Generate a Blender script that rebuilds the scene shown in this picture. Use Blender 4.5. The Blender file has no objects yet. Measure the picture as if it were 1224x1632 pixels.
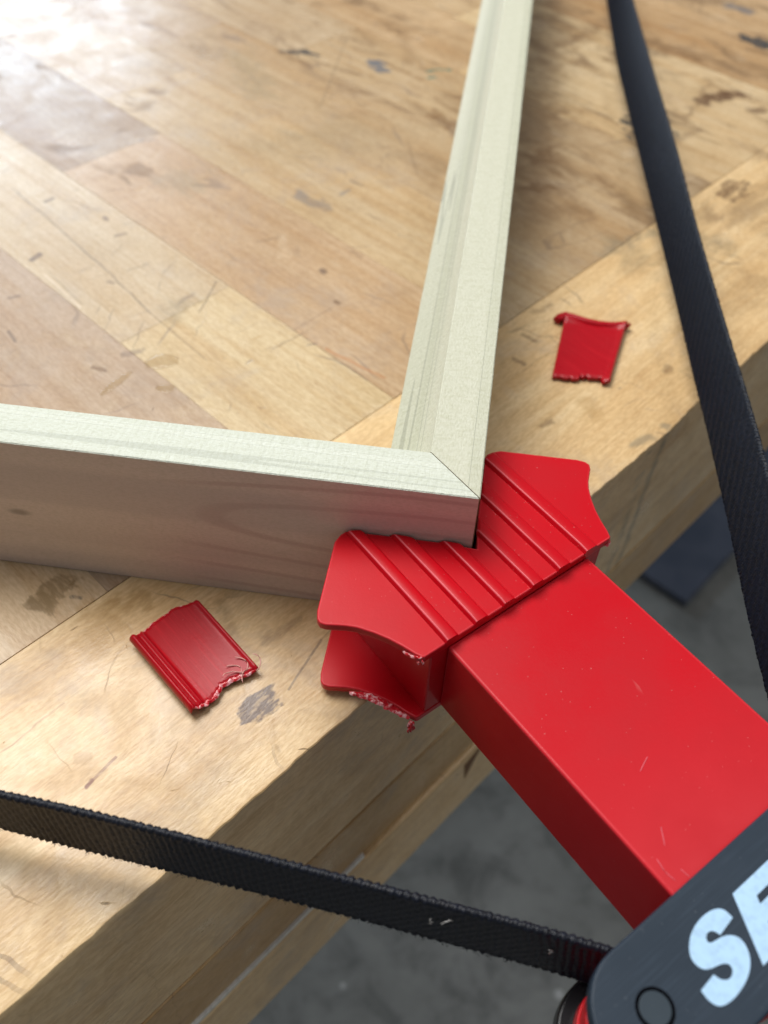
import bpy, bmesh, math, random
from mathutils import Vector, Matrix, noise
random.seed(7)
S = bpy.context.scene
COL = S.collection
R = math.radians

# ------------------------------------------------------------------ camera
cam_d = bpy.data.cameras.new("camera")
cam = bpy.data.objects.new("camera", cam_d)
COL.objects.link(cam)
cam.matrix_world = Matrix(((0.9886, -0.1290, 0.0774, -0.00822),
                           (0.1483, 0.7501, -0.6445, -0.20183),
                           (0.0251, 0.6486, 0.7607, 0.29735),
                           (0, 0, 0, 1)))
cam_d.sensor_fit = 'VERTICAL'
cam_d.sensor_height = 36.0
cam_d.lens = 36.0 * 1421.94 / 1632.0
cam_d.clip_start = 0.01
cam_d.clip_end = 50
cam_d.dof.use_dof = True
cam_d.dof.focus_distance = 0.315
cam_d.dof.aperture_fstop = 8.5
S.camera = cam

# ------------------------------------------------------------------ light
world = bpy.data.worlds.new("World")
S.world = world
world.use_nodes = True
bg = world.node_tree.nodes["Background"]
bg.inputs[0].default_value = (0.93, 0.96, 1.0, 1)
bg.inputs[1].default_value = 0.23


def area(name, loc, aim, sx, sy, power, color):
    d = bpy.data.lights.new(name, 'AREA')
    d.shape = 'RECTANGLE'
    d.size, d.size_y, d.energy, d.color = sx, sy, power, color
    o = bpy.data.objects.new(name, d)
    COL.objects.link(o)
    o.location = loc
    o.rotation_euler = (Vector(aim) - Vector(loc)).to_track_quat('-Z', 'Y').to_euler()
    return o


# the open workshop door beyond the bench, and the ceiling lights above it
area("door_light", (-2.35, 3.55, 1.18), (0, 0, 0), 1.6, 1.1, 54, (0.66, 0.82, 1.0))
area("ceiling_light", (-0.85, 0.70, 2.2), (-.1, 0.0, 0), 1.4, 1.4, 70, (1.0, 0.98, 0.95))
area("ceiling_lamp", (0.95, 0.55, 2.2), (0, 0, 0), 0.8, 0.6, 9, (0.95, 0.97, 1.0))

S.view_settings.view_transform = 'Standard'
S.view_settings.look = 'None'
S.view_settings.exposure = 0
S.view_settings.gamma = 1
S.render.engine = 'CYCLES'
S.cycles.max_bounces = 5
S.cycles.diffuse_bounces = 3
S.cycles.glossy_bounces = 3
S.cycles.use_adaptive_sampling = True
S.cycles.adaptive_threshold = 0.02

# ------------------------------------------------------------------ helpers


def thing(name, label, cat, loc=(0, 0, 0), group=None):
    o = bpy.data.objects.new(name, None)
    COL.objects.link(o)
    o.location = loc
    o.empty_display_size = 0.02
    o['label'] = label
    o['category'] = cat
    if group:
        o['group'] = group
    return o


def link(name, me, mat=None, parent=None, label=None):
    o = bpy.data.objects.new(name, me)
    COL.objects.link(o)
    if mat and not me.materials:
        me.materials.append(mat)
    if parent:
        o.parent = parent
        if parent.parent is None:
            o.matrix_parent_inverse = Matrix.Translation(parent.location).inverted()
    if label:
        o['label'] = label
    return o


def mesh(name, vs, fs, mat=None, parent=None, smooth=False, label=None):
    me = bpy.data.meshes.new(name)
    me.from_pydata([tuple(v) for v in vs], [], fs)
    me.update()
    if smooth:
        me.polygons.foreach_set('use_smooth', [True] * len(me.polygons))
    return link(name, me, mat, parent, label)


def prism(name, poly, z0, z1, mat, parent, bev=0.0, seg=3, label=None, edge_mat=None, bevel_bottom=True):
    """extruded outline with rounded edges"""
    bm = bmesh.new()
    a = 0
    for i in range(len(poly)):
        x1, y1 = poly[i]
        x2, y2 = poly[(i + 1) % len(poly)]
        a += x1 * y2 - x2 * y1
    if a < 0:
        poly = poly[::-1]
    lo = [bm.verts.new((x, y, z0)) for x, y in poly]
    hi = [bm.verts.new((x, y, z1)) for x, y in poly]
    n = len(poly)
    bm.faces.new(hi)
    bm.faces.new(lo[::-1])
    for i in range(n):
        bm.faces.new((lo[i], lo[(i + 1) % n], hi[(i + 1) % n], hi[i]))
    bm.normal_update()
    if bev > 0:
        es = [e for e in bm.edges if e.calc_face_angle(0) > R(35) and
              (bevel_bottom or max(v.co.z for v in e.verts) > z1 - 1e-6)]
        bmesh.ops.bevel(bm, geom=es, offset=bev, segments=seg, profile=0.6, affect='EDGES', clamp_overlap=True,
                        material=1 if edge_mat else -1)
    me = bpy.data.meshes.new(name)
    bm.to_mesh(me)
    bm.free()
    me.polygons.foreach_set('use_smooth', [True] * len(me.polygons))
    o = link(name, me, mat, parent, label)
    if edge_mat:
        me.materials.append(edge_mat)
    m = o.modifiers.new('wn', 'WEIGHTED_NORMAL')
    m.keep_sharp = True
    m.weight = 100
    return o


def tube(pts, r, k=5):
    vs, fs = [], []
    for i, p in enumerate(pts):
        p = Vector(p)
        d = (Vector(pts[min(i + 1, len(pts) - 1)]) - Vector(pts[max(i - 1, 0)])).normalized()
        a = d.orthogonal().normalized()
        b = d.cross(a)
        rr = r * (1.0 if i < len(pts) - 1 else 0.4)
        for j in range(k):
            t = 2 * math.pi * j / k
            vs.append(p + rr * (math.cos(t) * a + math.sin(t) * b))
    for i in range(len(pts) - 1):
        for j in range(k):
            fs.append((i * k + j, i * k + (j + 1) % k, (i + 1) * k + (j + 1) % k, (i + 1) * k + j))
    fs.append(tuple(range(k))[::-1])
    fs.append(tuple((len(pts) - 1) * k + j for j in range(k)))
    return vs, fs


def join(parts):
    vs, fs = [], []
    for v, f in parts:
        o = len(vs)
        vs += list(v)
        fs += [tuple(i + o for i in q) for q in f]
    return vs, fs


def lerp_pts(pts, n):
    out = []
    for i in range(n):
        t = i / (n - 1) * (len(pts) - 1)
        k = min(int(t), len(pts) - 2)
        f = t - k
        out.append(tuple(pts[k][d] * (1 - f) + pts[k + 1][d] * f for d in range(len(pts[0]))))
    return out


# ------------------------------------------------------------------ node helpers
class NT:
    def __init__(self, name):
        self.m = bpy.data.materials.new(name)
        self.m.use_nodes = True
        self.t = self.m.node_tree
        self.t.nodes.clear()
        self.out = self.t.nodes.new('ShaderNodeOutputMaterial')
        self.b = self.t.nodes.new('ShaderNodeBsdfPrincipled')
        self.t.links.new(self.b.outputs[0], self.out.inputs[0])

    def n(self, kind, **kw):
        x = self.t.nodes.new(kind)
        for k, v in kw.items():
            setattr(x, k, v)
        return x

    def put(self, sock, v):
        if isinstance(v, bpy.types.NodeSocket):
            self.t.links.new(v, sock)
        elif v is not None:
            if isinstance(v, (tuple, list)) and len(v) == 3 and sock.type == 'RGBA':
                v = (*v, 1)
            sock.default_value = v

    def math(self, op, a, b=None, c=None, clamp=False):
        x = self.n('ShaderNodeMath', operation=op, use_clamp=clamp)
        self.put(x.inputs[0], a)
        self.put(x.inputs[1], b)
        self.put(x.inputs[2], c)
        return x.outputs[0]

    def vmath(self, op, a, b=None, scale=None):
        x = self.n('ShaderNodeVectorMath', operation=op)
        self.put(x.inputs[0], a)
        self.put(x.inputs[1], b)
        if scale is not None:
            self.put(x.inputs['Scale'], scale)
        return x.outputs['Value'] if op in ('LENGTH', 'DOT_PRODUCT', 'DISTANCE') else x.outputs[0]

    def noise(self, vec, scale, detail=3, rough=0.55, dist=0.0, dim='3D', w=None):
        x = self.n('ShaderNodeTexNoise', noise_dimensions=dim)
        self.put(x.inputs['Vector'], vec)
        x.inputs['Scale'].default_value = scale
        x.inputs['Detail'].default_value = detail
        x.inputs['Roughness'].default_value = rough
        x.inputs['Distortion'].default_value = dist
        if w is not None:
            self.put(x.inputs['W'], w)
        return x

    def ramp(self, v, a, b, c=0.0, d=1.0, smooth=True):
        x = self.n('ShaderNodeMapRange', interpolation_type='SMOOTHSTEP' if smooth else 'LINEAR')
        self.put(x.inputs[0], v)
        for i, q in enumerate((a, b, c, d)):
            x.inputs[i + 1].default_value = q
        return x.outputs[0]

    def mix(self, f, a, b, mode='MIX'):
        x = self.n('ShaderNodeMix', data_type='RGBA', blend_type=mode)
        self.put(x.inputs[0], f)
        self.put(x.inputs[6], a)
        self.put(x.inputs[7], b)
        return x.outputs[2]

    def bump(self, h, strength, dist, normal=None):
        x = self.n('ShaderNodeBump')
        x.inputs['Strength'].default_value = strength
        x.inputs['Distance'].default_value = dist
        self.put(x.inputs['Height'], h)
        if normal is not None:
            self.put(x.inputs['Normal'], normal)
        return x.outputs[0]

    def mapping(self, vec, rot=0.0, scale=(1, 1, 1), loc=(0, 0, 0)):
        if rot and tuple(scale) != (1, 1, 1):      # turn first, stretch afterwards
            vec = self.mapping(vec, rot)
            rot = 0.0
        x = self.n('ShaderNodeMapping')
        self.put(x.inputs[0], vec)
        x.inputs['Location'].default_value = loc
        x.inputs['Rotation'].default_value = (0, 0, rot)
        x.inputs['Scale'].default_value = scale
        return x.outputs[0]


# ------------------------------------------------------------------ bench frame of reference
TH = 0.941599
CX, CY = math.cos(TH), math.sin(TH)           # along the front edge
NX, NY = math.sin(TH), -math.cos(TH)          # outwards across the front edge


def B(c, n, z=0.0):
    return (c * CX + n * NX, c * CY + n * NY, z)


# stains, knots, scratches, a hole and painted rail shade on the bench top, in metres along / across it; widths in millimetres
MARKS = [
    ((0.2067, -0.3183),(0.2685, -0.2906),20,30,14,'grey',0.13),
    ((0.1907, -0.3444),(0.2525, -0.3235),12,20,10,'olive',0.14),
    ((0.298, -0.4442),(0.3105, -0.4269),4,3,5,'char',0.8),
    ((0.3343, -0.3874),(0.3313, -0.3695),4,3,5,'slate',0.8),
    ((0.3842, -0.4018),(0.3602, -0.3686),5,8,4,'brown',0.3),
    ((0.3561, -0.347),(0.3699, -0.3376),1.6,1.2,2.5,'teal',0.8),
    ((0.3474, -0.3377),(0.351, -0.3358),1.6,1.2,2,'teal',0.8),
    ((0.3102, -0.3009),(0.3028, -0.2774),3.5,4,6,'brown',0.6),
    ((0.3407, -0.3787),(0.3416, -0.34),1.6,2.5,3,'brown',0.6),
    ((0.326, -0.3142),(0.323, -0.2841),1.5,2,4,'brown',0.5),
    ((0.2557, -0.3584),(0.3524, -0.4318),0.5,0.6,0.5,'dark',0.45),
    ((0.3287, -0.4676),(0.4419, -0.3717),0.6,1.2,1,'dark',0.3),
    ((0.3104, -0.5005),(0.3206, -0.4586),8,10,12,'brown',0.25),
    ((0.2653, -0.4615),(0.2385, -0.4005),10,14,12,'olive',0.3),
    ((0.4981, -0.3507),(0.2625, -0.1709),16,24,18,'brown',0.45),  # brown dirt that also paints the rail's shade on the bench
    ((0.3118, -0.21),(0.3295, -0.2051),6,6,8,'brown',0.6),
    ((0.2772, -0.1877),(0.2858, -0.1818),5,5,7,'brown',0.7),
    ((0.3638, -0.2341),(0.3781, -0.2339),5,7,8,'brown',0.5),
    ((0.4563, -0.3054),(0.5273, -0.3075),5,8,10,'brown',0.5),
    ((0.2889, -0.1665),(0.3259, -0.1637),3,4,6,'brown',0.3),
    ((0.4046, -0.178),(0.4056, -0.1771),17,1.5,1,'char',0.75),  # dog hole: its dark inside painted as a flat disc
    ((0.4728, -0.1739),(0.4967, -0.1659),6,6,9,'umber',0.75),
    ((0.4388, -0.1719),(0.4964, -0.1871),2.2,3,5,'umber',0.5),
    ((0.3957, -0.1558),(0.4301, -0.1546),2.5,4,4,'umber',0.4),
    ((0.4818, -0.1418),(0.4877, -0.139),4,3,4,'umber',0.6),
    ((0.5949, -0.2102),(0.599, -0.1741),8,2.5,3,'char',0.85),
    ((0.6463, -0.2591),(0.6484, -0.2389),5,5,5,'slate',0.6),
    ((0.3632, -0.0973),(0.3814, -0.0951),5,4,7,'umber',0.6),
    ((0.5273, -0.2641),(0.5293, -0.2242),9,8,8,'brown',0.6),
    ((0.5293, -0.2242),(0.5554, -0.1702),5,9,8,'brown',0.35),
    ((0.2523, -0.1112),(0.2946, -0.1043),3,5,5,'grey',0.5),
    ((0.1781, -0.1063),(0.1891, -0.0997),1.5,2.5,3,'umber',0.4),
    ((0.1596, -0.0955),(0.1595, -0.0869),1.3,1.5,2,'umber',0.6),
    ((0.1397, -0.0869),(0.1405, -0.0806),1.3,1.5,2,'umber',0.6),
    ((0.1396, -0.0421),(0.1367, -0.0325),4,7,5,'gold',0.4),
    ((0.2667, -0.1102),(0.26, -0.09),9,14,8,'olive',0.3),
    ((0.3129, -0.076),(0.3094, -0.0611),7,12,8,'olive',0.35),
    ((0.1526, -0.005),(0.1522, 0.0006),2.5,2,3,'grey',0.6),
    ((0.1319, -0.0073),(0.1409, -0.0044),3,3,3,'grey',0.6),
    ((0.1098, -0.0462),(0.1183, -0.0453),1.5,1.5,2,'umber',0.5),
    ((0.1894, -0.0271),(0.1927, -0.0273),2,2,2,'umber',0.5),
    ((-0.1114, -0.1223),(-0.1034, -0.1227),6,2,4,'ostain',0.6),
    ((-0.1161, -0.124),(-0.1128, -0.1224),4,2,3,'ostain',0.5),
    ((-0.1038, -0.1162),(-0.1013, -0.1133),0.8,0.8,1,'char',0.7),
    ((-0.0865, -0.0267),(-0.0778, -0.0274),4.5,1.5,4,'knot',0.8),
    ((-0.0746, -0.0294),(-0.0749, -0.0275),2,1.5,3,'knot',0.7),
    ((-0.0836, -0.0195),(-0.0865, -0.0103),1,2,2,'gold',0.5),
    ((-0.1438, -0.0451),(-0.131, -0.0466),0.5,0.4,0.3,'red',0.75),
    ((-0.1439, -0.0452),(-0.1414, -0.0456),0.8,0.5,0.4,'red',0.8),
    ((-0.0696, -0.0244),(-0.0464, -0.0316),0.45,0.5,0.4,'dark',0.6),
    ((-0.0464, -0.0316),(-0.0408, -0.0326),0.3,0.5,0.4,'dark',0.4),
    ((-0.0634, -0.071),(-0.0688, -0.0577),2,3.5,3,'umber',0.35),
    ((-0.1046, -0.0724),(-0.0967, -0.0693),1,2,2,'umber',0.2),
    ((-0.139, -0.0556),(-0.1381, -0.0537),2.2,1,2,'gold',0.6),
    ((-0.0605, -0.0495),(-0.0498, -0.0431),3,4,5,'umber',0.35),
    ((-0.1585, -0.0766),(-0.1322, -0.0782),0.4,0.5,1,'red',0.4),
    ((-0.1089, -0.0931),(-0.0963, -0.1033),6,6,8,'gold',0.4),
    ((-0.095, -0.1008),(-0.0848, -0.0941),4,3,5,'gold',0.5),
    ((0.0406, -0.4075),(0.0368, -0.3484),0.45,0.4,0.6,'dark',0.6),
    ((0.0368, -0.3484),(0.0326, -0.2876),0.45,0.4,0.6,'dark',0.6),
    ((0.0326, -0.2876),(0.0275, -0.2454),0.5,0.4,0.6,'dark',0.6),
    ((0.0275, -0.2454),(0.0253, -0.1942),0.35,0.4,0.6,'umber',0.6),
    ((0.0474, -0.2289),(0.0714, -0.2445),0.35,0.3,0.2,'dark',0.7),
    ((0.0086, -0.3327),(0.0146, -0.3339),1.8,1,1,'knot',0.8),
    ((0.0064, -0.3148),(0.0037, -0.2756),0.5,0.4,0.3,'pale',0.6),
    ((0.0092, -0.3154),(0.0059, -0.2766),0.3,0.3,0.3,'dark',0.4),
    ((-0.0192, -0.3088),(-0.0147, -0.3068),1.2,1,1,'dark',0.5),
    ((-0.0343, -0.2837),(-0.0365, -0.2737),1,0.8,1,'dark',0.6),
    ((-0.0189, -0.2297),(-0.0164, -0.224),1.3,1,1,'umber',0.6),
    ((-0.0016, -0.2266),(0.0056, -0.2232),2,1.5,2,'knot',0.5),
    ((0.0755, -0.1593),(0.081, -0.1228),1,1.2,1,'orange',0.6),
    ((0.1131, -0.2589),(0.1255, -0.2536),0.5,0.5,0.5,'dark',0.6),
    ((0.1211, -0.2124),(0.1202, -0.2099),1.6,1,1,'knot',0.8),
    ((0.0631, -0.3415),(0.0626, -0.3382),1.3,1,1,'knot',0.7),
    ((0.0466, -0.3799),(0.0523, -0.3806),1.3,1,1,'knot',0.7),
    ((0.0571, -0.3204),(0.0626, -0.3188),1.2,0.8,1,'knot',0.6),
    ((0.0423, -0.2867),(0.0536, -0.2844),0.5,0.6,1,'dark',0.4),
    ((0.0286, -0.2849),(0.0297, -0.2822),1.5,1,1.5,'knot',0.5),
    ((0.0538, -0.1912),(0.059, -0.1898),0.6,1,1,'gold',0.6),
    ((0.0531, -0.1779),(0.0834, -0.1775),0.4,0.5,0.5,'umber',0.4),
    ((0.0744, -0.1824),(0.1018, -0.1826),0.4,0.5,0.5,'umber',0.35),
    ((0.1069, -0.1855),(0.107, -0.1831),1.4,1,1,'umber',0.7),
    ((0.1461, -0.2058),(0.1466, -0.2141),1.5,1.5,1,'umber',0.4),
    ((0.1336, -0.4028),(0.1412, -0.3993),1.4,1,1,'dark',0.5),
    ((0.1182, -0.3509),(0.1199, -0.3338),9,12,9,'olive',0.3),
    ((0.0376, -0.2396),(0.0463, -0.2429),7,10,6,'olive',0.3),
    ((0.1667, -0.2801),(0.1683, -0.2588),4,3,5,'slate',0.35),
    ((0.1854, -0.2627),(0.1924, -0.2644),1.5,1.2,1.5,'slate',0.5),
    ((0.2013, -0.2707),(0.2023, -0.2614),0.8,0.8,1,'char',0.5),
    ((0.2462, -0.561),(0.2496, -0.5513),1.6,1.2,1.5,'umber',0.5),
    ((0.2653, -0.2817),(0.2372, -0.2459),0.6,0.8,0.8,'umber',0.4),
]
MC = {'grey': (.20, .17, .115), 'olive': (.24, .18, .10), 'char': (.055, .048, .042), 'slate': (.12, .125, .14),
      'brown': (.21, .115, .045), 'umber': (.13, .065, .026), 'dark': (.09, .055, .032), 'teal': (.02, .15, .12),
      'gold': (.42, .25, .09), 'ostain': (.25, .165, .075), 'knot': (.14, .085, .055), 'red': (.19, .055, .02),
      'pale': (.72, .60, .45), 'orange': (.42, .17, .05)}


def make_mark_group():
    """distance to a segment in the bench plane, as a soft mask"""
    g = bpy.data.node_groups.new('mark', 'ShaderNodeTree')
    I, O = 'INPUT', 'OUTPUT'
    for nm, ty in (('P', 'NodeSocketVector'), ('A', 'NodeSocketVector'), ('D', 'NodeSocketVector'),
                   ('R', 'NodeSocketFloat'), ('Soft', 'NodeSocketFloat'), ('Noise', 'NodeSocketVector'),
                   ('Dist', 'NodeSocketFloat'), ('Alpha', 'NodeSocketFloat')):
        g.interface.new_socket(nm, in_out=I, socket_type=ty)
    g.interface.new_socket('Mask', in_out=O, socket_type='NodeSocketFloat')
    gi = g.nodes.new('NodeGroupInput')
    go = g.nodes.new('NodeGroupOutput')

    def vm(op, a, b=None, s=None):
        x = g.nodes.new('ShaderNodeVectorMath')
        x.operation = op
        g.links.new(a, x.inputs[0])
        if b is not None:
            g.links.new(b, x.inputs[1])
        if s is not None:
            g.links.new(s, x.inputs['Scale'])
        return x.outputs['Value'] if op in ('DOT_PRODUCT', 'LENGTH') else x.outputs[0]

    def mm(op, a, b, clamp=False):
        x = g.nodes.new('ShaderNodeMath')
        x.operation = op
        x.use_clamp = clamp
        g.links.new(a, x.inputs[0])
        g.links.new(b, x.inputs[1])
        return x.outputs[0]
    off = vm('SCALE', gi.outputs['Noise'], s=gi.outputs['Dist'])
    pp = vm('ADD', gi.outputs['P'], off)
    pa = vm('SUBTRACT', pp, gi.outputs['A'])
    h = mm('DIVIDE', vm('DOT_PRODUCT', pa, gi.outputs['D']), vm('DOT_PRODUCT', gi.outputs['D'], gi.outputs['D']), True)
    q = vm('SUBTRACT', pa, vm('SCALE', gi.outputs['D'], s=h))
    d = vm('LENGTH', q)
    e = mm('DIVIDE', mm('SUBTRACT', d, gi.outputs['R']), gi.outputs['Soft'])
    mr = g.nodes.new('ShaderNodeMapRange')
    mr.interpolation_type = 'SMOOTHSTEP'
    g.links.new(e, mr.inputs[0])
    mr.inputs[1].default_value = -0.5
    mr.inputs[2].default_value = 0.5
    mr.inputs[3].default_value = 1
    mr.inputs[4].default_value = 0
    g.links.new(mm('MULTIPLY', mr.outputs[0], gi.outputs['Alpha']), go.inputs[0])
    return g


MARK = make_mark_group()
_cache = {}


def bench_mat(marks, rot, key, gold=0.0):
    """old maple: object colour tints each piece, rot turns the grain"""
    k = (tuple(marks), key)
    if k in _cache:
        return _cache[k]
    N = NT('maple_' + key)
    geo = N.n('ShaderNodeNewGeometry').outputs['Position']
    # to bench axes: x along the front edge, y across it
    P = N.mapping(geo, rot=-TH)
    oi = N.n('ShaderNodeObjectInfo')
    shift = N.math('MULTIPLY', oi.outputs['Random'], 13.7)
    cs = N.n('ShaderNodeCombineXYZ')
    N.put(cs.inputs[2], shift)
    Ps = N.vmath('ADD', P, cs.outputs[0])
    G = N.mapping(Ps, scale=(1, 1, 1), rot=rot)        # x now runs along the grain
    g1 = N.noise(N.mapping(G, scale=(5, 110, 60)), 1.0, 4, 0.6, 0.6).outputs[0]
    g2 = N.noise(N.mapping(G, scale=(14, 420, 200)), 1.0, 3, 0.6, 0.3).outputs[0]
    g3 = N.noise(N.mapping(G, scale=(3, 26, 14)), 1.0, 3, 0.5, 1.2).outputs[0]
    cloud = N.noise(P, 9, 5, 0.62).outputs[0]
    cloud2 = N.noise(P, 34, 5, 0.65, 0.6).outputs[0]
    fine = N.noise(N.mapping(G, scale=(260, 900, 500)), 1.0, 2, 0.6).outputs[0]
    col = oi.outputs['Color']
    fleck = N.noise(N.mapping(G, scale=(60, 520, 260)), 1.0, 3, 0.7, 0.5).outputs[0]
    col = N.mix(N.ramp(g1, .38, .66, 0, .55), col, (0.86, 0.78, 0.66), 'MULTIPLY')
    col = N.mix(N.ramp(g3, .42, .66, 0, .45), col, (0.88, 0.76, 0.60), 'MULTIPLY')
    col = N.mix(N.ramp(g2, .46, .70, 0, .45), col, (0.80, 0.70, 0.57), 'MULTIPLY')
    col = N.mix(N.ramp(cloud, .42, .70, 0, .55), col, (0.78, 0.73, 0.66), 'MULTIPLY')
    col = N.mix(N.ramp(cloud2, .46, .74, 0, .50), col, (0.80, 0.74, 0.65), 'MULTIPLY')
    col = N.mix(N.ramp(cloud2, .28, .44, .25, 0), col, (0.74, 0.62, 0.46))
    col = N.mix(N.ramp(fleck, .58, .76, 0, .55), col, (0.66, 0.52, 0.38), 'MULTIPLY')
    col = N.mix(N.ramp(fine, .34, .66, 0, .60), col, (0.76, 0.70, 0.62), 'MULTIPLY')
    # small dents, specks of grime and pores
    wob = N.noise(P, 60, 2, 0.5).outputs['Color']
    Pw = N.vmath('ADD', P, N.vmath('SCALE', N.vmath('SUBTRACT', wob, (0.5, 0.5, 0.5)), scale=0.010))
    hmask = None
    for i, (ang, sx, sy, lo, hi, al) in enumerate(((0.5, 45, 170, .70, .745, .75), (2.3, 90, 190, .715, .755, .65), (1.4, 24, 60, .70, .78, .45))):
        lo, hi = lo - .004, hi + .004
        v = N.noise(N.mapping(Pw, rot=ang, scale=(sx, sy, 1), loc=(i * 3.1, ang, 0)), 1.0, 3, .62).outputs[0]
        mk = N.ramp(v, lo, hi, 0, al)
        hmask = mk if hmask is None else N.math('MAXIMUM', hmask, mk)
    # long fine scratches
    for ang, w in ((0.2, .0035), (1.15, .004), (2.5, .003), (1.75, .0035)):
        s = N.noise(N.mapping(Pw, rot=ang, scale=(3.0, 24, 1)), 1.0, 1, 0.4, 0.0).outputs[0]
        line = N.math('LESS_THAN', N.math('ABSOLUTE', N.math('SUBTRACT', s, 0.5)), w)
        br = N.noise(N.mapping(P, rot=ang, scale=(22, 14, 1), loc=(ang, 3, 0)), 1.0, 2).outputs[0]
        line = N.math('MULTIPLY', line, N.ramp(br, .54, .66, 0, .48))
        hmask = N.math('MAXIMUM', hmask, line)
    sn = N.n('ShaderNodeSeparateXYZ')
    N.put(sn.inputs[0], N.n('ShaderNodeNewGeometry').outputs['True Normal'])
    hmask = N.math('MULTIPLY', hmask, N.ramp(sn.outputs[2], .3, .8, .25, 1))
    col = N.mix(hmask, col, (0.15, 0.095, 0.06))
    # old oily dirt, worked into the far right half of the top
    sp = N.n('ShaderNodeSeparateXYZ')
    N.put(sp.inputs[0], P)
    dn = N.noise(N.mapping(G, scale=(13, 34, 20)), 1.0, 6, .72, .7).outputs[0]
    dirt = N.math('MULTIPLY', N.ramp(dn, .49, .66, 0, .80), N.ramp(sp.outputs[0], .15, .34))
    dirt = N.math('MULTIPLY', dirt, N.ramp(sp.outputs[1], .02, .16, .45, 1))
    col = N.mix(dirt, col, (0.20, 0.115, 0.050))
    dn2 = N.noise(P, 16, 5, .7, .4).outputs[0]
    grey = N.math('MULTIPLY', N.ramp(dn2, .50, .70, 0, .38), N.ramp(sp.outputs[0], .42, .12))
    col = N.mix(grey, col, (0.33, 0.27, 0.225))
    nz = N.vmath('SUBTRACT', N.noise(P, 70, 4, 0.65).outputs['Color'], (0.5, 0.5, 0.5))
    nz2 = N.mapping(N.vmath('SUBTRACT', N.noise(N.mapping(G, scale=(40, 160, 100)), 1, 3, .6).outputs['Color'], (0.5, 0.5, 0.5)), scale=(1, 1, 0))
    nz = N.mapping(N.vmath('ADD', nz, nz2), scale=(1, 1, 0))
    P2 = N.mapping(P, scale=(1, 1, 0))
    edgy = N.noise(N.mapping(G, scale=(120, 420, 200)), 1, 3, .7).outputs[0]
    edgy = N.ramp(edgy, .34, .52, .55, 1.15)
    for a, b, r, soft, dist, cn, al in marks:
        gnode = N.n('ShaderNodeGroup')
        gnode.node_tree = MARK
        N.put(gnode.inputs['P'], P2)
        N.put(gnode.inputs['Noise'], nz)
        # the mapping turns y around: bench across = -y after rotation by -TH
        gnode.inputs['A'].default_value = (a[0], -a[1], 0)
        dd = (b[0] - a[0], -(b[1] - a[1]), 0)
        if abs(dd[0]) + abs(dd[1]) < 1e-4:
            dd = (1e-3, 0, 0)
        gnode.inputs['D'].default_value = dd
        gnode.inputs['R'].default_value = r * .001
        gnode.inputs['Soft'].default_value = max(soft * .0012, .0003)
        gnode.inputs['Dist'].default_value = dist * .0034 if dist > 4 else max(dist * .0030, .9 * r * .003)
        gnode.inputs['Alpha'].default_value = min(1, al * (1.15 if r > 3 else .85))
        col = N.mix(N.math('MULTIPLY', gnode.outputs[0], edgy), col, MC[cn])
    N.put(N.b.inputs['Base Color'], col)
    rg = N.ramp(cloud2, .3, .7, .27, .42)
    N.put(N.b.inputs['Roughness'], N.math('ADD', rg, N.math('MULTIPLY', hmask, .3)))
    N.b.inputs['Specular IOR Level'].default_value = 0.5
    hh = N.math('SUBTRACT', N.math('ADD', N.math('MULTIPLY', fine, .35), N.math('MULTIPLY', cloud2, .9)), N.math('MULTIPLY', hmask, 1.2))
    hh = N.math('ADD', hh, N.math('MULTIPLY', g1, .3))
    N.put(N.b.inputs['Normal'], N.bump(hh, 0.42, 0.0006))
    _cache[k] = N.m
    return N.m


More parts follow.
